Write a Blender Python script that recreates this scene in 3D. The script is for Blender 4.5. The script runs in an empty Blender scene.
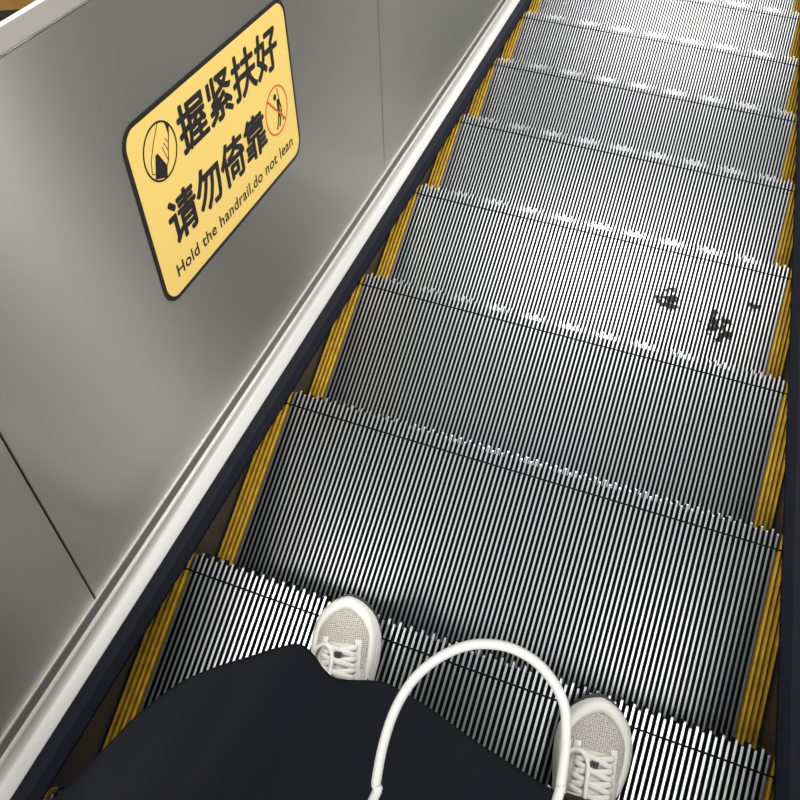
import bpy, bmesh, math, random
from mathutils import Vector, Matrix
random.seed(4)
PI = math.pi
C30, S30 = math.cos(PI/6), 0.5
COL = bpy.context.scene.collection

# ------------------------------------------------------------------ camera, world, lights, exposure
cam_d = bpy.data.cameras.new('camera')
cam = bpy.data.objects.new('camera', cam_d); COL.objects.link(cam)
cam_d.sensor_width = 36; cam_d.lens = 807.937/800*36
cam_d.shift_x = 11.23/800; cam_d.shift_y = -5.6/800
cam_d.clip_start = 0.01
RM = Matrix(((0.93948, -0.26967, 0.21134), (0.30999, 0.93174, -0.18912), (-0.14591, 0.24319, 0.95894)))
cam.matrix_world = Matrix.Translation((0.058615, 0.132661, 1.448329)) @ RM.to_4x4()
scene = bpy.context.scene
scene.camera = cam
scene.view_settings.view_transform = 'Standard'
scene.view_settings.look = 'None'
scene.view_settings.gamma = 1
scene.view_settings.use_curve_mapping = False
scene.view_settings.exposure = 0.2

world = bpy.data.worlds.new('hall_ambient'); scene.world = world
world.use_nodes = True
bg = world.node_tree.nodes['Background']
bg.inputs['Color'].default_value = (0.93, 0.98, 1.0, 1)
bg.inputs['Strength'].default_value = 0.44

def area_light(name, loc, sx, sy, power, color=(1, 0.97, 0.92), rot=(0, 0, 0)):
    d = bpy.data.lights.new(name, 'AREA'); d.shape = 'RECTANGLE'; d.size = sx; d.size_y = sy
    d.energy = power; d.color = color
    o = bpy.data.objects.new(name, d); o.location = loc; o.rotation_euler = rot; COL.objects.link(o)
    return o
area_light('ceiling_lamp', (-1.2, -0.70, 2.7), 0.6, 1.2, 85)
area_light('ceiling_lamp', (1.2, -0.35, 2.6), 0.6, 1.2, 60)
area_light('ceiling_lamp', (0.15, 2.55, 2.7), 1.3, 0.5, 55)
area_light('ceiling_lamp', (0.10, 6.3, 3.4), 1.4, 0.6, 100)
area_light('left_panel_fill', (2.0, 3.30, 1.10), 0.6, 1.0, 75, (1, 0.96, 0.90), (0, math.radians(40), 0))  # unseen fill light added to brighten the left panel and sign
area_light('ceiling_lamp', (0.10, 5.2, -0.30), 1.4, 0.5, 60, (1, 0.97, 0.92), (-0.5, 0, 0))

# ------------------------------------------------------------------ materials
def mat(name, color, rough=0.5, metal=0.0, **kw):
    m = bpy.data.materials.new(name); m.use_nodes = True
    b = m.node_tree.nodes['Principled BSDF']
    b.inputs['Base Color'].default_value = (*color, 1)
    b.inputs['Roughness'].default_value = rough
    b.inputs['Metallic'].default_value = metal
    for k, v in kw.items(): b.inputs[k].default_value = v
    return m
def N(m, t, **kw):
    n = m.node_tree.nodes.new(t)
    for k, v in kw.items(): setattr(n, k, v)
    return n
def L(m, a, b): m.node_tree.links.new(a, b)
def bsdf(m): return m.node_tree.nodes['Principled BSDF']
def noise_color(m, c1, c2, scale=20, detail=4, lo=0.35, hi=0.65, mapscale=None):
    tc = N(m, 'ShaderNodeTexCoord'); nz = N(m, 'ShaderNodeTexNoise'); rp = N(m, 'ShaderNodeValToRGB')
    nz.inputs['Scale'].default_value = scale; nz.inputs['Detail'].default_value = detail
    rp.color_ramp.elements[0].position = lo; rp.color_ramp.elements[0].color = (*c1, 1)
    rp.color_ramp.elements[1].position = hi; rp.color_ramp.elements[1].color = (*c2, 1)
    if mapscale:
        mp = N(m, 'ShaderNodeMapping'); mp.inputs['Scale'].default_value = mapscale
        L(m, tc.outputs['Object'], mp.inputs['Vector']); L(m, mp.outputs['Vector'], nz.inputs['Vector'])
    else: L(m, tc.outputs['Object'], nz.inputs['Vector'])
    L(m, nz.outputs['Fac'], rp.inputs['Fac']); L(m, rp.outputs['Color'], bsdf(m).inputs['Base Color'])
    return nz
def bump(m, tex_out, strength=0.2, dist=0.002):
    b = N(m, 'ShaderNodeBump'); b.inputs['Strength'].default_value = strength; b.inputs['Distance'].default_value = dist
    L(m, tex_out, b.inputs['Height']); L(m, b.outputs['Normal'], bsdf(m).inputs['Normal'])

# brushed steel of the balustrade panels: anisotropic, grain along the slope
STEEL = mat('brushed_steel', (0.27, 0.275, 0.265), 0.6, 0.85)
tg = N(STEEL, 'ShaderNodeTangent', direction_type='UV_MAP', uv_map='grain')
gl = N(STEEL, 'ShaderNodeBsdfAnisotropic')
gl.inputs['Color'].default_value = (0.60, 0.59, 0.54, 1); gl.inputs['Roughness'].default_value = 0.31
gl.inputs['Anisotropy'].default_value = 0.68; gl.inputs['Rotation'].default_value = 0.0
L(STEEL, tg.outputs['Tangent'], gl.inputs['Tangent'])
mx = N(STEEL, 'ShaderNodeMixShader'); mx.inputs[0].default_value = 0.7
L(STEEL, bsdf(STEEL).outputs[0], mx.inputs[1]); L(STEEL, gl.outputs[0], mx.inputs[2])
L(STEEL, mx.outputs[0], STEEL.node_tree.nodes['Material Output'].inputs['Surface'])
TRIM = mat('satin_steel_trim', (0.62, 0.61, 0.57), 0.38, 0.9)
LEDGE = mat('pale_anodised_ledge', (0.47, 0.47, 0.46), 0.45, 0.35)
GROOVEST = mat('dull_groove_steel', (0.14, 0.14, 0.13), 0.5, 0.6)
RIDGE = mat('bright_ridge', (0.80, 0.79, 0.75), 0.35, 0.7)
SEAM = mat('dark_seam', (0.03, 0.03, 0.028), 0.7)
RAIL = mat('grey_handrail_rubber', (0.20, 0.192, 0.172), 0.5)
RAIL_GLINT = mat('handrail_edge_highlight', (0.85, 0.85, 0.83), 0.35)  # highlight on the rail's rounded shoulder, painted in as white
SKIRT = mat('dark_skirt_steel', (0.07, 0.066, 0.06), 0.5, 0.4)
BRUSHBASE = mat('navy_brush_holder', (0.0085, 0.0095, 0.016), 0.7, **{'Specular IOR Level': 0.15})
BRISTLE = mat('navy_bristle', (0.0085, 0.0095, 0.016), 0.8, **{'Specular IOR Level': 0.1})

ALU = mat('worn_cleat_aluminium', (0.47, 0.485, 0.505), 0.31, 0.85)
GROOVE = mat('black_groove_paint', (0.003, 0.0035, 0.0045), 0.7, **{'Specular IOR Level': 0.15})
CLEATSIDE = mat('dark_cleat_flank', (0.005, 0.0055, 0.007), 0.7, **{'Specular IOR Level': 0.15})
YEL = mat('yellow_edge_paint', (0.62, 0.37, 0.022), 0.5)
noise_color(YEL, (0.55, 0.32, 0.018), (0.74, 0.46, 0.038), 45)
YELG = mat('dark_yellow_groove', (0.13, 0.075, 0.008), 0.7)  # darker amber for the grooves and tooth flanks of the yellow bands
# cleats of the step that carries dark grime spots
GRIME = mat('cleat_aluminium_with_grime_spots', (0.47, 0.485, 0.505), 0.31, 0.85)
def make_grime(m, spots):
    tc = N(m, 'ShaderNodeTexCoord'); nz = N(m, 'ShaderNodeTexNoise')
    nz.inputs['Scale'].default_value = 55; nz.inputs['Detail'].default_value = 3
    L(m, tc.outputs['Object'], nz.inputs['Vector'])
    acc = None
    for (x, y, r, g) in spots:
        d = N(m, 'ShaderNodeVectorMath', operation='DISTANCE')
        d.inputs[1].default_value = (x, y, 0); L(m, tc.outputs['Object'], d.inputs[0])
        q = N(m, 'ShaderNodeMath', operation='MULTIPLY_ADD'); q.inputs[1].default_value = -1.0/r; q.inputs[2].default_value = g
        L(m, d.outputs['Value'], q.inputs[0])
        if acc is None: acc = q
        else:
            mx = N(m, 'ShaderNodeMath', operation='MAXIMUM'); L(m, acc.outputs[0], mx.inputs[0]); L(m, q.outputs[0], mx.inputs[1]); acc = mx
    s = N(m, 'ShaderNodeMath', operation='MULTIPLY_ADD'); s.inputs[1].default_value = 2.6; L(m, nz.outputs['Fac'], s.inputs[0])
    L(m, acc.outputs[0], s.inputs[2])
    rp = N(m, 'ShaderNodeValToRGB')
    rp.color_ramp.elements[0].position = 0.0; rp.color_ramp.elements[1].position = 1.0
    ad = N(m, 'ShaderNodeMath', operation='MULTIPLY_ADD'); ad.inputs[1].default_value = 6.0; ad.inputs[2].default_value = -9.9; ad.use_clamp = True
    L(m, s.outputs[0], ad.inputs[0])
    mix = N(m, 'ShaderNodeMix', data_type='RGBA')
    mix.inputs[6].default_value = (0.47, 0.485, 0.505, 1); mix.inputs[7].default_value = (0.012, 0.012, 0.012, 1)
    L(m, ad.outputs[0], mix.inputs[0]); L(m, mix.outputs[2], bsdf(m).inputs['Base Color'])
    iv = N(m, 'ShaderNodeMath', operation='MULTIPLY_ADD'); iv.inputs[1].default_value = -0.85; iv.inputs[2].default_value = 0.85
    L(m, ad.outputs[0], iv.inputs[0]); L(m, iv.outputs[0], bsdf(m).inputs['Metallic'])
bsdf(GRIME).inputs['Specular IOR Level'].default_value = 0.15
make_grime(GRIME, [(0.238, -0.131, 0.055, 0.85), (0.365, -0.174, 0.05, 0.85), (0.388, -0.200, 0.04, 0.8), (0.441, -0.096, 0.04, 0.65), (0.40, -0.16, 0.05, 0.5), (0.27, -0.02, 0.05, 0.4)])

SIGNY = mat('sign_yellow', (0.93, 0.67, 0.19), 0.45)
SIGNK = mat('sign_black', (0.012, 0.011, 0.012), 0.5)
SIGNR = mat('sign_red', (0.72, 0.12, 0.02), 0.5)

CLOTH = mat('navy_black_wool', (0.0052, 0.0059, 0.0102), 0.9)
bsdf(CLOTH).inputs['Specular IOR Level'].default_value = 0.12
nz = N(CLOTH, 'ShaderNodeTexNoise'); nz.inputs['Scale'].default_value = 420; bump(CLOTH, nz.outputs['Fac'], 0.25, 0.0006)
TROUS = mat('black_trouser_cloth', (0.004, 0.004, 0.006), 0.95)
SKIN = mat('skin', (0.62, 0.40, 0.29), 0.55)
HAIR = mat('black_hair', (0.012, 0.010, 0.009), 0.5)
CORD = mat('white_cord_sleeve', (0.37, 0.37, 0.365), 0.6)
UPPER = mat('white_sneaker_leather', (0.56, 0.55, 0.51), 0.6)
MIDS = mat('white_midsole_foam', (0.66, 0.655, 0.62), 0.5)
LACE = mat('white_lace', (0.66, 0.65, 0.62), 0.75)
OUTS = mat('dark_rubber_outsole', (0.03, 0.032, 0.035), 0.6)
BLK = mat('black_webbing', (0.01, 0.01, 0.01), 0.6)
MESHM = mat('pale_grey_sneaker_mesh', (0.60, 0.58, 0.54), 0.75)
tc = N(MESHM, 'ShaderNodeTexCoord'); vo = N(MESHM, 'ShaderNodeTexVoronoi'); vo.inputs['Scale'].default_value = 300
vo.inputs['Randomness'].default_value = 0.25
mp = N(MESHM, 'ShaderNodeMapping'); mp.inputs['Scale'].default_value = (1, 1, 0.0)
L(MESHM, tc.outputs['Object'], mp.inputs['Vector']); L(MESHM, mp.outputs['Vector'], vo.inputs['Vector'])
rp = N(MESHM, 'ShaderNodeValToRGB'); rp.color_ramp.elements[0].position = 0.30; rp.color_ramp.elements[1].position = 0.60
rp.color_ramp.elements[0].color = (0.50, 0.48, 0.44, 1); rp.color_ramp.elements[1].color = (0.20, 0.19, 0.17, 1)
L(MESHM, vo.outputs['Distance'], rp.inputs['Fac']); L(MESHM, rp.outputs['Color'], bsdf(MESHM).inputs['Base Color'])
FLOORM = mat('slate_grey_floor', (0.055, 0.065, 0.065), 0.5)
noise_color(FLOORM, (0.028, 0.035, 0.034), (0.038, 0.045, 0.044), 3)
ORANGE = mat('orange_wall_panel', (0.78, 0.42, 0.10), 0.5)
noise_color(ORANGE, (0.74, 0.38, 0.09), (0.80, 0.45, 0.13), 6)

# ------------------------------------------------------------------ helpers
def tag(o, label=None, cat=None, group=None, kind=None):
    if label: o['label'] = label
    if cat: o['category'] = cat
    if group: o['group'] = group
    if kind: o['kind'] = kind
    return o
def empty(name, loc=(0, 0, 0)):
    o = bpy.data.objects.new(name, None); o.location = loc; o.empty_display_size = 0.1; COL.objects.link(o); return o
class MB:
    """collects geometry of one mesh"""
    def __init__(s): s.v = []; s.f = []; s.mi = []
    def add(s, vs, fs, mi=0):
        b = len(s.v); s.v += [tuple(p) for p in vs]
        for f in fs: s.f.append([b+i for i in f]); s.mi.append(mi)
    def box(s, x0, x1, y0, y1, z0, z1, mi=0, top=None):
        vs = [(x0,y0,z0),(x1,y0,z0),(x1,y1,z0),(x0,y1,z0),(x0,y0,z1),(x1,y0,z1),(x1,y1,z1),(x0,y1,z1)]
        s.add(vs, [(0,3,2,1),(0,1,5,4),(1,2,6,5),(2,3,7,6),(3,0,4,7)], mi)
        s.add(vs[4:], [(0,1,2,3)], mi if top is None else top)
    def prism(s, poly, fn, h0, h1, mi=0):
        n = len(poly)
        vs = [fn(p[0], p[1], h0) for p in poly] + [fn(p[0], p[1], h1) for p in poly]
        s.add(vs, [tuple(range(n-1, -1, -1)), tuple(range(n, 2*n))] + [(i, (i+1) % n, n+(i+1) % n, n+i) for i in range(n)], mi)
    def loft(s, rings, cap0=True, cap1=True, closed=True, mi=0):
        n = len(rings[0]); vs = [p for r in rings for p in r]; fs = []
        for k in range(len(rings)-1):
            for i in range(n if closed else n-1):
                j = (i+1) % n
                fs.append((k*n+i, k*n+j, (k+1)*n+j, (k+1)*n+i))
        if cap0: fs.append(tuple(range(n-1, -1, -1)))
        if cap1: fs.append(tuple(range((len(rings)-1)*n, len(rings)*n)))
        s.add(vs, fs, mi)
    def tube(s, pts, r, n=8, mi=0, flat=1.0, closed=False):
        pts = [Vector(p) for p in pts]; rings = []; up = None
        m = len(pts)
        for i, p in enumerate(pts):
            a = pts[(i-1) % m] if (closed or i > 0) else pts[0]; b = pts[(i+1) % m] if (closed or i < m-1) else pts[-1]
            t = (b-a).normalized()
            if up is None: up = Vector((0, 0, 1)) if abs(t.z) < 0.9 else Vector((1, 0, 0))
            sd = t.cross(up).normalized(); up = sd.cross(t).normalized()
            rr = r[i] if isinstance(r, (list, tuple)) else r
            rings.append([p + sd*rr*math.cos(2*PI*k/n) + up*rr*flat*math.sin(2*PI*k/n) for k in range(n)])
        if closed: rings.append(rings[0])
        s.loft(rings, not closed, not closed, True, mi)
    def build(s, name, mats, parent=None, smooth=False, loc=None, angle=None):
        me = bpy.data.meshes.new(name); me.from_pydata(s.v, [], s.f)
        for m in (mats if isinstance(mats, (list, tuple)) else [mats]): me.materials.append(m)
        for p, i in zip(me.polygons, s.mi): p.material_index = i; p.use_smooth = smooth
        bm = bmesh.new(); bm.from_mesh(me); bmesh.ops.recalc_face_normals(bm, faces=bm.faces); bm.to_mesh(me); bm.free()
        if smooth and angle: me.set_sharp_from_angle(angle=angle)
        o = bpy.data.objects.new(name, me); COL.objects.link(o)
        if parent: o.parent = parent
        if loc: o.location = loc
        return o
def catmull(pts, sub=8, closed=False):
    P = [Vector(p) for p in pts]; n = len(P); out = []
    for i in range(n if closed else n-1):
        a, b, c, d = (P[(i-1) % n], P[i], P[(i+1) % n], P[(i+2) % n]) if closed else (P[max(i-1, 0)], P[i], P[i+1], P[min(i+2, n-1)])
        for k in range(sub):
            t = k/sub
            out.append(0.5*((2*b)+(c-a)*t+(2*a-5*b+4*c-d)*t*t+(3*b-a-3*c+d)*t**3))
    if not closed: out.append(P[-1])
    return out
# escalator frame: x across, a down along the slope, n square to the slope
def E(x, a, n): return Vector((x, a*C30+n*S30, -a*S30+n*C30))
def extrude_profile(mb, prof, a0, a1, closed=True, mi=0, mirror=1):
    mb.loft([[E(mirror*x, a0, n) for x, n in prof], [E(mirror*x, a1, n) for x, n in prof]], closed, closed, closed, mi)

S = 0.38; H = S*math.tan(PI/6)
HALF = 0.5519                 # half width of a step
PITCH = 1.02376/101
WHITE = 1.02376/2             # half width of the bare-metal field
A0, A1 = -1.75, 4.6           # modelled stretch of the escalator

# ------------------------------------------------------------------ setting: hall beyond and below
fl = MB(); fl.box(-9, 6, -6, 14, -3.75, -3.55); o = fl.build('floor', FLOORM); tag(o, kind='structure')
wl = MB(); wl.box(-5.5, 2.4, 0, 0.2, -3.55, 1.5); o = wl.build('wall_back', ORANGE)
o.location = (-5.07, 3.25, 0); o.rotation_euler = (0, 0, math.radians(15)); tag(o, kind='structure')

# ------------------------------------------------------------------ escalator steps
def make_step(kind='plain'):
    root = empty('escalator_step')
    alu = GRIME if kind == 'grime' else ALU
    cw = PITCH*0.19                          # half a cleat
    ztop, zg = 0.0, -0.0115
    yb, yj = -S+0.006, -0.0022
    # tread: bare cleats between the two yellow bands
    t = MB()
    t.box(-WHITE, WHITE, yb, yj, zg-0.012, zg, 1)
    for i in range(101):
        x = -WHITE+(i+0.5)*PITCH
        t.box(x-cw, x+cw, yb, yj, zg, ztop, 2, 0)
    t.build('tread', [alu, GROOVE, CLEATSIDE], root)
    # nose strip: alternate long and short teeth that turn down over the riser
    nz_ = MB()
    nz_.box(-HALF, HALF, yj, 0.0245, zg-0.012, zg-0.002, 1)
    nz_.box(-HALF, HALF, yj-0.0005, yj+0.0035, zg-0.002, -0.006, 1)
    for i in range(-4, 105):
        if i < 0 or i > 100: continue
        x = -WHITE+(i+0.5)*PITCH
        ye = 0.0365 if i % 2 == 1 else 0.0300
        prof = [(0.0013, ztop), (ye-0.0028, ztop), (ye-0.0008, ztop-0.0005), (ye, ztop-0.003), (ye, -0.028), (0.0013, -0.028)]
        vs = [(x-cw, y, z) for y, z in prof]+[(x+cw, y, z) for y, z in prof]
        nz_.add(vs, [(0,1,2,3,4,5), (11,10,9,8,7,6)], 2)
        for k in range(6):
            j = (k+1) % 6
            nz_.add([vs[k], vs[j], vs[j+6], vs[k+6]], [(0,1,2,3)], 0 if k in (0, 1) else 2)
    nz_.build('nose_strip', [ALU, GROOVE, CLEATSIDE], root)
    # ribbed riser
    r = MB()
    r.box(-HALF+0.002, HALF-0.002, -0.012, -0.002, -H-0.02, -0.024, 1)
    for i in range(-3, 104):
        x = -WHITE+(i+0.5)*PITCH
        r.box(x-cw, x+cw, -0.002, 0.003, -H-0.0005, -0.028, 1)
    r.build('riser', [ALU, GROOVE, CLEATSIDE], root)
    # yellow bands
    for s in (-1, 1):
        y = MB()
        for k in range(4):
            x = s*(WHITE+(k+0.5)*PITCH)
            y.box(x-cw*1.15, x+cw*1.15, yb, yj, zg, ztop+0.0006, 0, 0)
        xa, xb = sorted((s*WHITE, s*HALF))
        y.box(xa, xb, yb, yj, zg-0.012, zg, 1)
        for k in range(4):
            x = s*(WHITE+(k+0.5)*PITCH)
            y.box(x-cw*1.15, x+cw*1.15, 0.0013, 0.0365 if k % 2 else 0.030, -0.028, ztop, 1, 0)
        y.build('yellow_edge', [YEL, YELG], root)
    # body of the step under the tread
    b = MB(); b.box(-HALF+0.02, HALF-0.02, yb, -0.012, -0.06, zg-0.012); b.build('step_frame', CLEATSIDE, root)
    return root
def copy_tree(o, parent=None):
    c = o.copy(); COL.objects.link(c)
    if parent: c.parent = parent
    for ch in list(o.children): copy_tree(ch, c)
    return c
plain = make_step(); grimy = make_step('grime')
step_labels = {
    -1: 'ribbed metal escalator step behind the sneakers, one higher than the step stood on',
    0: 'ribbed escalator step with yellow edges that both white sneakers stand on',
    1: 'ribbed escalator step just below the toes of the sneakers, back edge in shadow',
    2: 'clean ribbed escalator step just before the one with grime spots, second below the sneakers',
    3: 'bright ribbed escalator step speckled with dark grime spots near its right end',
    4: 'brightly lit ribbed escalator step directly beyond the one with grime spots',
    5: 'ribbed escalator step second beyond the one with grime spots',
    6: 'ribbed escalator step third beyond the one with grime spots',
    7: 'ribbed escalator step fourth beyond the one with grime spots, near top of photo',
    8: 'ribbed escalator step farthest down in view, at the top edge of photo',
    9: 'ribbed escalator step lowest on the slope, beyond all others'}
for k in range(-1, 10):
    st = grimy if k == 3 else (plain if k == -1 else copy_tree(plain))
    st.location = (0, S*k, -H*k)
    tag(st, step_labels[k], 'escalator step', 'descending escalator steps')

# ------------------------------------------------------------------ balustrades
LEAN = -0.06605
PX0 = -0.598
def panel_x(n): return PX0+LEAN*n
BN = Vector((1, 0, -LEAN)); BN.normalize()     # panel normal in (x, a, n)
def balustrade(side):
    mi = -side                                  # profile is written for the left side
    root = empty('escalator_balustrade', E(side*0.62, 0, 0))
    def part(mb, name, m, parent=None, smooth=False, angle=0.6):
        o = mb.build(name, m, parent or root, smooth, None, angle)
        if parent is None: o.location = -root.location
        return o
    # side skirt beside the steps
    k = MB(); extrude_profile(k, [(-0.556, -0.42), (-0.556, 0.030), (-0.570, 0.030), (-0.570, -0.42)], A0, A1, mirror=mi)
    part(k, 'skirt_panel', SKIRT)
    # brush guard: holder and bristles
    k = MB(); extrude_profile(k, [(-0.556, 0.012), (-0.556, 0.029), (-0.540, 0.031), (-0.531, 0.028), (-0.531, 0.018)], A0, A1, mirror=mi)
    bh = part(k, 'brush_holder', BRUSHBASE, None, True)
    k = MB(); a = A0; rnd = random.Random(7+side)
    while a < A1:
        for nn in (0.0205, 0.0255):
            ln = 0.5125+rnd.uniform(-0.0006, 0.0006); da = rnd.uniform(-0.0005, 0.0005); w = 0.0024
            dn = rnd.uniform(-0.0004, 0.0004)
            vs = [E(mi*-0.534, a-w, nn-0.0028), E(mi*-0.534, a+w, nn-0.0028), E(mi*-0.534, a+w, nn+0.0028), E(mi*-0.534, a-w, nn+0.0028),
                  E(mi*-ln, a-w*0.8+da, nn-0.002+dn+0.003), E(mi*-ln, a+w*0.8+da, nn-0.002+dn+0.003), E(mi*-ln, a+w*0.8+da, nn+0.002+dn+0.003), E(mi*-ln, a-w*0.8+da, nn+0.002+dn+0.003)]
            k.add(vs, [(0,3,2,1),(4,5,6,7),(0,1,5,4),(1,2,6,5),(2,3,7,6),(3,0,4,7)])
        a += 0.0042
    br = part(k, 'bristles', BRISTLE); tag(br, kind='stuff')
    # pale ledge: flat nose, concave rise, two ridges with a groove between them
    k = MB(); extrude_profile(k, [(-0.5535, 0.018), (-0.5530, 0.0275), (-0.5545, 0.0300), (-0.5745, 0.0325), (-0.5790, 0.0345), (-0.5845, 0.0400), (-0.5875, 0.0470), (-0.5875, 0.0505),
                                  (-0.5930, 0.0535), (-0.5990, 0.0610), (-0.6160, 0.0610), (-0.6160, 0.018)], A0, A1, mirror=mi)
    part(k, 'ledge', LEDGE, None, True, 0.5)
    for (xa, na) in ((-0.5882, 0.0505), (-0.6010, 0.0680)):
        k = MB(); extrude_profile(k, [(xa+0.0018, na-0.004), (xa+0.0022, na), (xa+0.0008, na+0.0016), (xa-0.0012, na+0.0014), (xa-0.002, na-0.004)], A0, A1, mirror=mi)
        part(k, 'ledge_ridge', RIDGE, None, True)
    k = MB(); extrude_profile(k, [(-0.5900, 0.0500), (-0.6000, 0.0640), (-0.6040, 0.0640), (-0.5990, 0.0500)], A0, A1, mirror=mi)
    part(k, 'ledge_groove', GROOVEST)
    # core behind the panels, shows in the seams
    k = MB(); extrude_profile(k, [(panel_x(0.06)-0.008, 0.06), (panel_x(0.88)-0.008, 0.88), (-0.697, 0.872), (-0.697, -0.6), (-0.571, -0.6), (-0.571, 0.02), (-0.604, 0.06)], A0, A1, mirror=mi)
    part(k, 'core', SEAM)
    # brushed steel panels, seams square to the slope
    seams = [A0, -0.137, 1.283, 2.703, A1]
    for i in range(4):
        a0, a1 = seams[i]+0.0016, seams[i+1]-0.0016
        prof = [(panel_x(0.066), 0.066), (panel_x(0.888), 0.888), (panel_x(0.888)-0.0055, 0.888), (panel_x(0.066)-0.0055, 0.066)]
        me = bpy.data.meshes.new('steel_panel')
        e = 0.0012
        front = [E(mi*(panel_x(n)), a, n) for a, n in ((a0+e, 0.066), (a1-e, 0.066), (a1-e, 0.888), (a0+e, 0.888))]
        mid = [E(mi*(panel_x(n)-0.0012), a, n) for a, n in ((a0, 0.066), (a1, 0.066), (a1, 0.888), (a0, 0.888))]
        back = [E(mi*(panel_x(n)-0.006), a, n) for a, n in ((a0, 0.066), (a1, 0.066), (a1, 0.888), (a0, 0.888))]
        fs = [(0,1,2,3), (11,10,9,8)]
        for r in (0, 4):
            for q in range(4): fs.append((r+q, r+(q+1) % 4, r+4+(q+1) % 4, r+4+q))
        me.from_pydata(front+mid+back, [], fs); me.materials.append(STEEL)
        uv = me.uv_layers.new(name='grain')
        co = [(a, n) for a, n in ((a0, 0), (a1, 0), (a1, .8), (a0, .8))]*3
        for lp in me.loops: uv.data[lp.index].uv = co[lp.vertex_index]
        bm = bmesh.new(); bm.from_mesh(me); bmesh.ops.recalc_face_normals(bm, faces=bm.faces); bm.to_mesh(me); bm.free()
        o = bpy.data.objects.new('steel_panel', me); COL.objects.link(o); o.parent = root; o.location = -root.location
    # capping seam under the rail
    k = MB(); extrude_profile(k, [(panel_x(0.888)-0.003, 0.884), (panel_x(0.888)-0.003, 0.8935), (-0.698, 0.8935), (-0.698, 0.870), (-0.662, 0.870)], A0, A1, mirror=mi)
    part(k, 'capping', TRIM)
    return root
lb = balustrade(-1)
tag(lb, 'brushed steel balustrade on the left carrying the yellow warning sign', 'balustrade')
rb = balustrade(1)
tag(rb, 'steel balustrade at the right frame edge, only its dark brush guard and ledge showing', 'balustrade')

# handrails on top of the balustrades
def handrail(side, label):
    mi = -side
    root = empty('handrail', E(side*0.69, 0, 0.89))
    k = MB(); extrude_profile(k, [(-0.6565, 0.8905), (-0.6560, 0.8920), (-0.6580, 0.8950), (-0.6895, 0.9000), (-0.6895, 0.8945)], A0, A1, mirror=mi)
    b = k.build('rubber_band', RAIL, root, False); b.location = -root.location
    prof = [(-0.6890, 0.8945), (-0.6890, 0.8998), (-0.6905, 0.9012), (-0.6930, 0.9018), (-0.6960, 0.9012), (-0.6982, 0.8995), (-0.6990, 0.8970), (-0.6985, 0.8945)]
    k = MB(); extrude_profile(k, prof, A0, A1, mirror=mi)
    b = k.build('rounded_edge', RAIL_GLINT, root, True, None, 0.7); b.location = -root.location
    b['label'] = 'rounded outer edge with painted white highlight'
    return tag(root, label, 'handrail')
handrail(-1, 'grey rail with white highlight painted on its rounded edge running along the top of the left balustrade')
handrail(1, 'grey rail running along the top of the right balustrade')

# ------------------------------------------------------------------ warning sign on the left balustrade
NREF = 0.55
sign = empty('warning_sign', E(panel_x(0.40), 0.52, 0.40))
UPV = Vector((LEAN, 0, 1)); UPL = UPV.length
def SP(a, n, h):                                # a along the slope, n height, h off the panel surface
    return E(panel_x(n)+BN.x*h, a, n+BN.z*h)
def signpart(mb, name, m, parent=None):
    o = mb.build(name, m, parent or sign)
    if parent is None: o.location = -sign.location
    return o
def rrect(a0, a1, n0, n1, r, seg=8):
    out = []
    for cx, cy, st in ((a1-r, n1-r, 0), (a0+r, n1-r, 90), (a0+r, n0+r, 180), (a1-r, n0+r, 270)):
        for k in range(seg+1):
            t = math.radians(st+90*k/seg); out.append((cx+r*math.cos(t), cy+r*math.sin(t)))
    return out
m_ = MB(); m_.prism(rrect(0.2480, 0.7990, 0.3935, 0.7165, 0.038), SP, 0.0002, 0.0014); signpart(m_, 'black_border', SIGNK)
m_ = MB(); m_.prism(rrect(0.2560, 0.7910, 0.4015, 0.7085, 0.030), SP, 0.0012, 0.0018); signpart(m_, 'yellow_face', SIGNY)
H0, H1 = 0.0016, 0.0022
def text_part(txt, a0, a1, n0, n1, bold, name, spacing=1.0):
    cu = bpy.data.curves.new(name, 'FONT'); cu.body = txt; cu.size = 1; cu.space_character = spacing; cu.resolution_u = 3
    tmp = bpy.data.objects.new('tmp', cu); COL.objects.link(tmp)
    bpy.context.view_layer.update()
    me = bpy.data.meshes.new_from_object(tmp.evaluated_get(bpy.context.evaluated_depsgraph_get()))
    bpy.data.objects.remove(tmp); bpy.data.curves.remove(cu)
    P = [(v.co.x, v.co.y) for v in me.vertices]; F = [tuple(p.vertices) for p in me.polygons]
    X0, X1 = min(p[0] for p in P)-bold, max(p[0] for p in P)+bold; Y0, Y1 = min(p[1] for p in P)-bold, max(p[1] for p in P)+bold
    m = MB()
    for q in range(9):                          # strokes thickened by overlaid copies
        dx, dy = (0, 0) if q == 8 else (bold*math.cos(q*PI/4), bold*math.sin(q*PI/4))
        m.add([SP(a0+(x+dx-X0)/(X1-X0)*(a1-a0), n0+(y+dy-Y0)/(Y1-Y0)*(n1-n0), H1+q*2e-6) for x, y in P], F)
    o = m.build(name, SIGNK, sign); o.location = -sign.location
    return o
text_part('握紧扶好', 0.3870, 0.7490, 0.6035, 0.6850, 0.028, 'top_lettering')
text_part('请勿倚靠', 0.3060, 0.6610, 0.4795, 0.5630, 0.028, 'middle_lettering')
text_part('Hold the handrail,do not lean', 0.2945, 0.7600, 0.4250, 0.4525, 0.014, 'bottom_lettering', 1.06)
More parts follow.
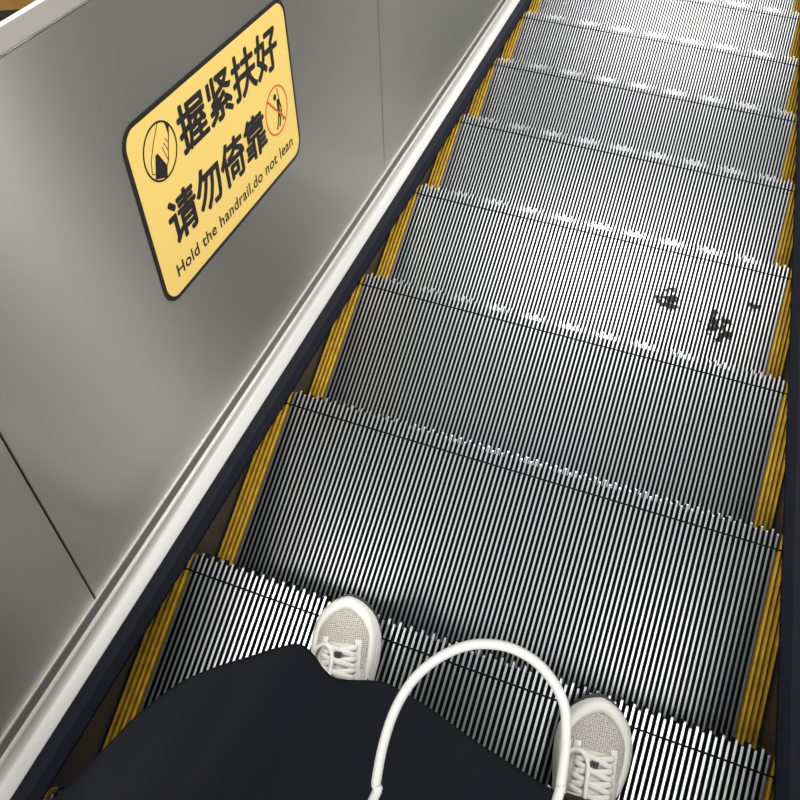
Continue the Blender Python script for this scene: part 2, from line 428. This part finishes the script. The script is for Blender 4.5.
def ring(a, n, r, w, mat_, name):
    m = MB(); k = 40
    o_ = [(a+r*math.cos(2*PI*i/k), n+r*math.sin(2*PI*i/k)) for i in range(k)]
    i_ = [(a+(r-w)*math.cos(2*PI*i/k), n+(r-w)*math.sin(2*PI*i/k)) for i in range(k)]
    rings = [[SP(*p, H0) for p in o_], [SP(*p, H1) for p in o_], [SP(*p, H1) for p in i_], [SP(*p, H0) for p in i_], [SP(*p, H0) for p in o_]]
    m.loft(rings, False, False); return signpart(m, name, mat_)
def stroke(m, pts, w, h1=H1):
    pts = [Vector((p[0], p[1])) for p in pts]
    for p, q in zip(pts, pts[1:]):
        d = (q-p).normalized(); s_ = Vector((-d.y, d.x))*w/2
        m.prism([p-s_-d*w*.2, q-s_+d*w*.2, q+s_+d*w*.2, p+s_-d*w*.2], SP, H0, h1)
# hand on a rail
hc = (0.3320, 0.6445); R_ = 0.0465
pic = ring(*hc, R_, 0.0032, SIGNK, 'hand_pictogram')
def hp(u, v): return (hc[0]+u*R_, hc[1]+v*R_)
m_ = MB()
m_.prism([hp(-0.62, -0.70), hp(0.02, -0.97), hp(0.16, -0.60), hp(-0.18, 0.02), hp(-0.32, 0.02)], SP, H0, H1)
stroke(m_, [hp(-0.72, -0.45), hp(-0.62, -0.05), hp(-0.25, 0.45), hp(0.2, 0.92)], 0.0016)
stroke(m_, [hp(0.16, -0.60), hp(0.30, -0.48), hp(0.42, -0.15), hp(0.62, 0.25), hp(0.74, 0.58)], 0.0018)
stroke(m_, [hp(0.30, -0.48), hp(0.12, 0.10)], 0.0013); stroke(m_, [hp(0.42, -0.18), hp(0.26, 0.18)], 0.0013); stroke(m_, [hp(0.52, 0.06), hp(0.40, 0.28)], 0.0013)
m_.prism([hp(0.62, 0.25), hp(0.74, 0.60), hp(0.56, 0.78), hp(0.60, 0.50)], SP, H0, H1)
stroke(m_, [hp(-0.72, -0.45), hp(-0.52, -0.55)], 0.0012)
o = signpart(m_, 'hand_drawing', SIGNK, pic)
# no leaning
rc = (0.7130, 0.5270); R2 = 0.0480
pic2 = ring(*rc, R2, 0.0034, SIGNR, 'no_leaning_pictogram')
def rp_(u, v): return (rc[0]+u*R2, rc[1]+v*R2)
m_ = MB()
m_.prism([rp_(-0.02+0.13*math.cos(t*PI/6), 0.56+0.13*math.sin(t*PI/6)) for t in range(12)], SP, H0, H1)
m_.prism([rp_(0.10, 0.42), rp_(0.30, 0.36), rp_(0.26, -0.12), rp_(0.06, -0.12)], SP, H0, H1)
stroke(m_, [rp_(0.16, -0.1), rp_(0.02, -0.50), rp_(-0.14, -0.74)], 0.0050); stroke(m_, [rp_(0.2, -0.1), rp_(0.22, -0.48), rp_(0.10, -0.72)], 0.0046)
stroke(m_, [rp_(0.2, 0.36), rp_(0.40, 0.02), rp_(0.34, -0.2)], 0.0036); stroke(m_, [rp_(0.24, 0.80), rp_(0.46, -0.62)], 0.0022)
signpart(m_, 'leaning_figure', SIGNK, pic2)
m_ = MB(); stroke(m_, [rp_(-0.66, 0.66), rp_(0.66, -0.66)], 0.0038, H1+0.0004); signpart(m_, 'red_bar', SIGNR, pic2)
tag(sign, 'yellow sign with black border and writing about holding the handrail, on left steel panel', 'sign')

# ------------------------------------------------------------------ person
person = empty('person', (0.03, -0.16, 0))
PL = person.location
def ppart(mb, name, m, parent=None, smooth=True, angle=None):
    o = mb.build(name, m, parent or person, smooth, None, angle)
    if parent is None: o.location = -PL
    return o
def interp(tab, y):
    if y <= tab[0][0]: return tab[0][1]
    for (a, b), (c, d) in zip(tab, tab[1:]):
        if y <= c:
            t = (y-a)/(c-a); return b+(d-b)*t
    return tab[-1][1]
# --- sneakers: built at local origin, toe towards +y
WT = [(-.142, .004), (-.139, .018), (-.130, .029), (-.11, .037), (-.07, .039), (-.03, .041), (.01, .047), (.045, .0535), (.07, .0555), (.092, .0535), (.112, .0465), (.127, .036), (.138, .0235), (.1445, .010), (.1465, .003)]
HT = [(-.142, .070), (-.13, .098), (-.10, .112), (-.06, .116), (-.02, .104), (.02, .088), (.05, .077), (.08, .069), (.105, .062), (.125, .054), (.138, .045), (.1465, .036)]
def sneaker(loc, rz, flip, name, label):
    root = empty(name); root.parent = person
    root.location = Vector(loc)-PL; root.rotation_euler = (0, 0, rz)
    root['label'] = label
    ys = [-.142, -.139, -.134, -.125, -.11, -.09, -.07, -.05, -.03, -.01, .01, .03, .045, .06, .075, .09, .103, .115, .125, .133, .139, .1435, .1465]
    def outline(k=1.0, grow=0.0):
        l = [(-(interp(WT, y)*k+grow), y) for y in ys]; r = [((interp(WT, y)*k+grow), y) for y in reversed(ys)]
        return l+r
    def spring(y): return 0.012*max(0, (y-0.06)/0.0865)**2 + 0.006*max(0, (-0.08-y)/0.06)**2
    def sole(z0, z1, g, nlev, name_, m_, bulge=0.0, front=0.0):
        mb = MB(); rings = []
        for q in range(nlev+1):
            t = q/nlev; z = z0+(z1-z0)*t; gg = g+bulge*math.sin(PI*t)
            rings.append([(x*(1+gg/0.055), y*(1+gg/0.145)+(front if y > 0.08 else 0), z+spring(y)) for x, y in outline()])
        mb.loft(rings); return mb.build(name_, m_, root, True, None, 0.9)
    sole(0.0, 0.018, 0.001, 3, 'outsole', OUTS, 0.0, 0.008)
    sole(0.010, 0.040, 0.0015, 5, 'midsole', MIDS, 0.004)
    def surf(x, y, off=0.0):
        w = interp(WT, y)*0.97; top = interp(HT, y); zb = 0.036+spring(y)
        u = min(1, abs(x)/w)
        return Vector((x, y, zb+max(0.003, (top-zb))*(1-u**2.4)**0.55+off))
    def arch(y, k=1.0, off=0.0, n=22):
        w = interp(WT, y)*0.97*k; pts = []
        for i in range(n+1):
            t = -1+2*i/n; x = w*math.sin(t*PI/2)
            p = surf(x/k, y, off) if k != 1 else surf(x, y, off)
            pts.append((x, y, p.z))
        return pts
    mb = MB(); rings = [arch(y) for y in ys]
    mb.loft(rings, True, True, False); mb.build('upper', UPPER, root, True)
    # mesh toe box panel lying on the upper
    mb = MB(); rings = []
    for y in [.040+.0056*i for i in range(17)]:
        w = interp(WT, y)*0.97*(0.80 if y < .1 else 0.80-0.12*(y-.1)/.03)
        f = min(1, max(0.25, (y-.010)/.03))
        rings.append([tuple(surf(-w+2*w*i/20, y, 0.0016)) for i in range(21)])
    mb.loft(rings, False, False, False); mb.build('toe_mesh', MESHM, root, True)
    # toe guard: pale rim round the toe
    mb = MB(); rings = []
    path = [(-1, y) for y in ys if y >= 0.0]+[(1, y) for y in reversed(ys) if y >= 0.0]
    for sgn, y in path:
        w = interp(WT, y)*0.985+0.001
        t = max(0, min(1, (y-0.0)/0.06)); inn = 0.80-0.10*max(0, (y-.1)/.04)
        xo, xi = sgn*w, sgn*w*inn
        yo = y*(1.012 if y > .1 else 1); yi = y-(0.014*max(0, (y-.09)/.05))
        zi = surf(xi, yi, 0.0030).z; zb = 0.036+spring(y)
        hi = 0.55+0.45*t
        zt = zb+(zi-zb)*hi
        rings.append([(xo, yo, zb-0.002), (xo*1.01, yo, zb+(zt-zb)*0.55), (xo+(xi-xo)*0.45, yo+(yi-yo)*0.45, zb+(zt-zb)*0.92), (xi, yi, zt), (xi, yi, zt-0.004)])
    mb.loft(rings, False, False, False); mb.build('toe_guard', MIDS, root, True)
    # tongue
    mb = MB(); rings = []
    for i in range(12):
        y = .076-.140*i/11; w = .022+.008*i/11
        rings.append([tuple(surf(-w+2*w*j/8, y, 0.004+0.008*(i/11)**2+0.002*math.sin(PI*j/8))) for j in range(9)])
    mb.loft(rings, False, False, False); mb.build('tongue', UPPER, root, True)
    # eyestays: raised strips either side of the tongue
    for s in (-1, 1):
        mb = MB(); rings = []
        for i in range(12):
            y = .084-.150*i/11; xa = s*(.023+.008*i/11); xb = s*(.033+.009*i/11)
            rings.append([tuple(surf(xa+(xb-xa)*j/5, y, 0.0022+0.0016*math.sin(PI*j/5))) for j in range(6)])
        mb.loft(rings, False, False, False); mb.build('eyestay', MIDS, root, True)
    # crossing laces
    for i in range(7):
        y = .072-.0175*i
        for s in (-1, 1):
            pts = [surf(s*(-.028-.0014*i)+s*(.056+.0028*i)*t/10, y-.013*t/10, 0.0068+0.0035*math.sin(PI*t/10)+(0.0016 if s > 0 else 0)) for t in range(11)]
            mb = MB(); mb.tube(pts, 0.0046, 8, flat=0.45); mb.build('lace', LACE, root, True)
    # bow: two loops and loose ends
    kn = surf(0, -.040, 0.016)
    def bow(pts, r=0.0036):
        mb = MB(); mb.tube(catmull([Vector((flip*p[0], p[1], 0)) + Vector((0, 0, surf(max(-.05, min(.05, flip*p[0])), p[1], p[2]).z)) for p in pts], 6), r, 7); mb.build('lace_bow', LACE, root, True)
    bow([(-.004, -.016, .014), (-.008, .018, .016), (-.010, .056, .013), (-.024, .071, .011), (-.041, .062, .012), (-.046, .032, .013), (-.030, -.002, .014), (-.004, -.016, .014)])
    bow([(-.004, -.016, .014), (.012, -.022, .015), (.034, -.014, .012), (.046, -.026, .011), (.042, -.042, .012), (.020, -.034, .014), (-.004, -.016, .014)])
    bow([(-.004, -.016, .014), (-.020, -.022, .014), (-.044, -.010, .011), (-.058, .002, .006)], .0026)
    bow([(-.004, -.016, .014), (.018, -.008, .013), (.040, .002, .009)], .0026)
    # black webbing eyelets on the tongue line
    for (x, y) in ((.000, .058), (-.004, .004), (.004, -.012)):
        mb = MB()
        for q in range(3):
            c = surf(x+(q-1)*.0042, y, 0.0125)
            mb.box(c.x-.0013, c.x+.0013, c.y-.0055, c.y+.0055, c.z-.003, c.z+.0006)
        mb.build('black_loop', BLK, root)
    # dark curved side mark
    for s in (-1, 1):
        mb = MB(); pts = []
        for i in range(9):
            t = i/8; y = .040-.062*t; q = surf(s*interp(WT, y)*(0.93-0.10*t*t), y, 0.0008)
            pts.append(q)
        mb.tube(pts, [0.0006+0.0034*math.sin(PI*(0.15+0.85*(1-i/8)))*(1-0.4*i/8) for i in range(9)], 6); mb.build('side_mark', BLK, root, True)
    return root
sneaker((-0.171, -0.097, 0.0006), math.radians(13), 1, 'left_sneaker', 'white laced sneaker on the left foot')
sneaker((0.249, -0.121, 0.0006), math.radians(4), 1, 'right_sneaker', 'white laced sneaker on the right foot')

# --- body: one continuous skinned figure, hands in the coat pockets
def skin_body():
    J = {'pelvis': (0.0, -.20, .90, .125), 'waist': (-.005, -.195, 1.02, .112), 'chest': (-.005, -.20, 1.20, .130), 'uchest': (-.005, -.205, 1.29, .080),
         'neck': (0, -.20, 1.40, .050), 'skull0': (0, -.185, 1.47, .062), 'skull1': (0, -.185, 1.555, .090), 'skull2': (0, -.19, 1.63, .062)}
    V = []; Ed = []; R = []; idx = {}
    def jt(n, x, y, z, r): idx[n] = len(V); V.append((x, y, z)); R.append(r)
    for n, q in J.items(): jt(n, *q)
    for s, t, hip, knee, ank, toe in ((-1, 'l', (-.10, -.20, .84), (-.165, -.165, .46), (-.155, -.165, .09), (-.172, -.075, .045)), (1, 'r', (.11, -.20, .84), (.185, -.20, .46), (.252, -.185, .09), (.249, -.095, .045))):
        jt('hip'+t, *hip, .092); jt('knee'+t, *knee, .056); jt('calf'+t, *[(a*.62+b*.38) for a, b in zip(knee, ank)][:2], .33, .052); jt('ank'+t, *ank, .034); jt('toe'+t, *toe, .018)
        jt('sh'+t, s*.155, -.213, 1.275, .034); jt('el'+t, s*.243, -.263, 1.05, .024); jt('wr'+t, s*.230, -.212, .94, .017); jt('hd'+t, s*.212, -.185, .895, .017)
        for a, b in (('pelvis', 'hip'), ('hip', 'knee'), ('knee', 'calf'), ('calf', 'ank'), ('ank', 'toe'), ('uchest', 'sh'), ('sh', 'el'), ('el', 'wr'), ('wr', 'hd')):
            Ed.append((idx[a if a in J else a+t], idx[b+t]))
    for a, b in (('pelvis', 'waist'), ('waist', 'chest'), ('chest', 'uchest'), ('uchest', 'neck'), ('neck', 'skull0'), ('skull0', 'skull1'), ('skull1', 'skull2')): Ed.append((idx[a], idx[b]))
    me = bpy.data.meshes.new('body'); me.from_pydata(V, Ed, [])
    o = bpy.data.objects.new('body', me); COL.objects.link(o); o.parent = person; o.location = -PL
    md = o.modifiers.new('skin', 'SKIN'); sb = o.modifiers.new('sub', 'SUBSURF'); sb.levels = 2; sb.render_levels = 2
    for i, sv in enumerate(me.skin_vertices[0].data): sv.radius = (R[i], R[i]); sv.use_root = (i == 0)
    bpy.context.view_layer.update()
    dg = bpy.context.evaluated_depsgraph_get()
    m2 = bpy.data.meshes.new_from_object(o.evaluated_get(dg)); o.modifiers.clear(); o.data = m2; m2.name = 'body'
    # a face on the front of the skull
    for v in m2.vertices:
        c = v.co
        if c.z > 1.44 and c.y > -.185:
            fx, fz = c.x, c.z
            c.y += 0.020*math.exp(-(fx/.011)**2-((fz-1.525)/.018)**2) - 0.010*(math.exp(-((abs(fx)-.032)/.014)**2-((fz-1.553)/.012)**2)) + 0.006*math.exp(-(fx/.022)**2-((fz-1.488)/.008)**2)
    m2.materials.clear(); m2.materials.append(SKIN)
    for p in m2.polygons: p.use_smooth = True
    return o
body = skin_body()
def ring_pts(cx, cy, z, rx, ry, n=40): return [(cx+rx*math.cos(2*PI*i/n), cy+ry*math.sin(2*PI*i/n), z) for i in range(n)]
LIP = mat('lips', (0.45, 0.16, 0.14), 0.5)
def face_bit(x, z, rx, ry, rz, name, m):
    ok, p, _, _ = body.ray_cast(Vector((x, .3, z)), Vector((0, -1, 0)))
    if not ok: return
    mb = MB()
    mb.loft([[(p.x+rx*math.cos(a)*math.cos(2*PI*i/16), p.y-0.001+ry*math.sin(a), p.z+rz*math.cos(a)*math.sin(2*PI*i/16)) for i in range(16)] for a in (-1.5, -1, -.5, 0, .5, 1, 1.5)])
    ppart(mb, name, m)
for s in (-1, 1): face_bit(s*.031, 1.553, .0125, .003, .006, 'eye', HAIR)
face_bit(0, 1.488, .020, .003, .005, 'mouth', LIP)
# hair
mb = MB(); rings = []
for i in range(10):
    t = i/9; z = 1.44+0.262*math.sin(t*PI/2); k = math.sqrt(max(0.002, 1-(max(0, z-1.56)/.145)**2))
    rings.append([(x, y if y < -.165 else -.165+(y+.165)*(1.0 if z > 1.60 else 0.15), z_) for x, y, z_ in ring_pts(0, -.195, z, .102*k, .112*k, 28)])
mb.loft(rings); ppart(mb, 'hair', HAIR)
# trousers: wide legs
mb = MB()
for (ax, ay, kx, ky, hx, hy) in ((-.156, -.172, -.165, -.175, -.10, -.20), (.254, -.192, .185, -.20, .11, -.21)):
    rings = []
    for i in range(16):
        t = i/15*0.585; z = 0.085+0.82*t
        if t < 0.45: q = t/0.45; x = ax+(kx-ax)*q; y = ay+(ky-ay)*q; r = .088-.006*q
        else: q = (t-0.45)/0.55; x = kx+(hx-kx)*q; y = ky+(hy-ky)*q; r = .082-.030*q
        rings.append([(px_+0.004*math.sin(5*j+z*11), py_, z) for j, (px_, py_, _) in enumerate(ring_pts(x, y, z, r, r*0.96, 36))])
    mb.loft(rings)
ppart(mb, 'trousers', TROUS)
# coat: flared skirt whose hem swings out to the left
HEM = [(-.411, -.293), (-.378, -.247), (-.359, -.2155), (-.334, -.1656), (-.312, -.1234), (-.278, -.077), (-.244, -.0476), (-.2087, -.0226), (-.1834, -.0047), (-.157, .009), (-.1356, .0023), (-.1195, -.0083),
       (-.0998, -.0118), (-.0558, .0011), (-.0314, -.0005), (.0061, -.0074), (.0564, -.0213), (.1044, -.0319), (.1393, -.0392), (.1677, -.0443), (.215, -.060), (.262, -.095), (.285, -.16), (.28, -.25), (.235, -.34), (.14, -.41), (.0, -.45), (-.15, -.465), (-.29, -.45), (-.385, -.39)]
hem = [(p.x, p.y) for p in catmull([(a, b, 0) for a, b in HEM], 4, True)]
NC = len(hem)
cxh, cyh = -.03, -.21
def coat_ring(t, inset=0.0):
    # t 0 hem (z .5) .. 1 waist (z .98) .. 2 shoulders
    out = []
    for i, (x, y) in enumerate(hem):
        th = math.atan2(y-cyh, x-cxh)
        if t <= 1:
            z = .50+.50*t; f = 1-(1-t)**1.7
            wx, wy = -.008+(.178)*math.cos(th), -.205+.140*math.sin(th)
            X = x+(wx-x)*f; Y = y+(wy-y)*f
            rr = 1+0.012*math.sin(i*0.62)*(1-t)*min(1, t*6)
            X = cxh+(X-cxh)*rr; Y = cyh+(Y-cyh)*rr
        else:
            q = t-1; z = 1.0+.385*q
            rx = .178+.035*math.sin(PI*min(1, q*1.0))-.085*max(0, (q-.55)/.45)**1.6; ry = .140+.012*math.sin(PI*q)-.062*max(0, (q-.5)/.5)**1.5
            X, Y = -.006+rx*math.cos(th), -.205+ry*math.sin(th)
        dx, dy = X-cxh, Y-cyh; d = math.hypot(dx, dy)
        out.append((X-dx/d*inset, Y-dy/d*inset, z))
    return out
mb = MB()
ts = [0, .03, .06, .1, .16, .24, .34, .46, .6, .75, .9, 1, 1.12, 1.25, 1.4, 1.55, 1.7, 1.82, 1.92, 2.0]
rings = [coat_ring(t, 0.006) for t in (.12, .05)]+[[(x, y, z-.0) for x, y, z in coat_ring(t)] for t in ts]
mb.loft(rings, False, True)
coat = ppart(mb, 'coat', CLOTH)
for s in (-1, 1):
    mb = MB(); mb.tube(catmull([(s*.135, -.21, 1.325), (s*.178, -.215, 1.285), (s*.228, -.245, 1.16), (s*.248, -.265, 1.04), (s*.232, -.215, .93), (s*.185, -.160, .835)], 5),
                       [.058+.012*math.sin(PI*min(1, i/8))-.022*i/25 for i in range(26)], 16)
    mb.build('sleeve', CLOTH, coat, True)
mb = MB(); mb.loft([ring_pts(-.002, -.200, 1.355, .082, .076, 32), ring_pts(0, -.198, 1.405, .074, .072, 32), ring_pts(0, -.198, 1.428, .078, .075, 32), ring_pts(0, -.198, 1.40, .066, .064, 32)], False, False); mb.build('collar', CLOTH, coat, True)
tag(person, 'person in a navy black coat and white sneakers seen from above, standing on a step', 'person')

# ------------------------------------------------------------------ white cord looping out of the coat
cord_pts = [(-.012, -.075, .962), (.006, -.045, .985), (.020, .016, 1.0065), (.019, .025, 1.0088), (.0174, .0433, 1.0133), (.0183, .0623, 1.0181), (.023, .0795, 1.0224), (.0316, .0933, 1.0258), (.0427, .1035, 1.0284), (.0536, .1085, 1.0296),
            (.0652, .1103, 1.0301), (.0779, .1079, 1.0295), (.0888, .1013, 1.0278), (.0966, .0921, 1.0255), (.1007, .0803, 1.0226), (.1026, .072, 1.0205), (.1047, .0579, 1.017), (.1053, .0492, 1.0148), (.104, -.02, .998), (.095, -.09, .965)]
mb = MB(); mb.tube(catmull(cord_pts, 5), 0.0025, 12)
o = mb.build('cord', CORD, None, True)
tag(o, 'thick white cord arching in a loop in front of the dark coat', 'cord')
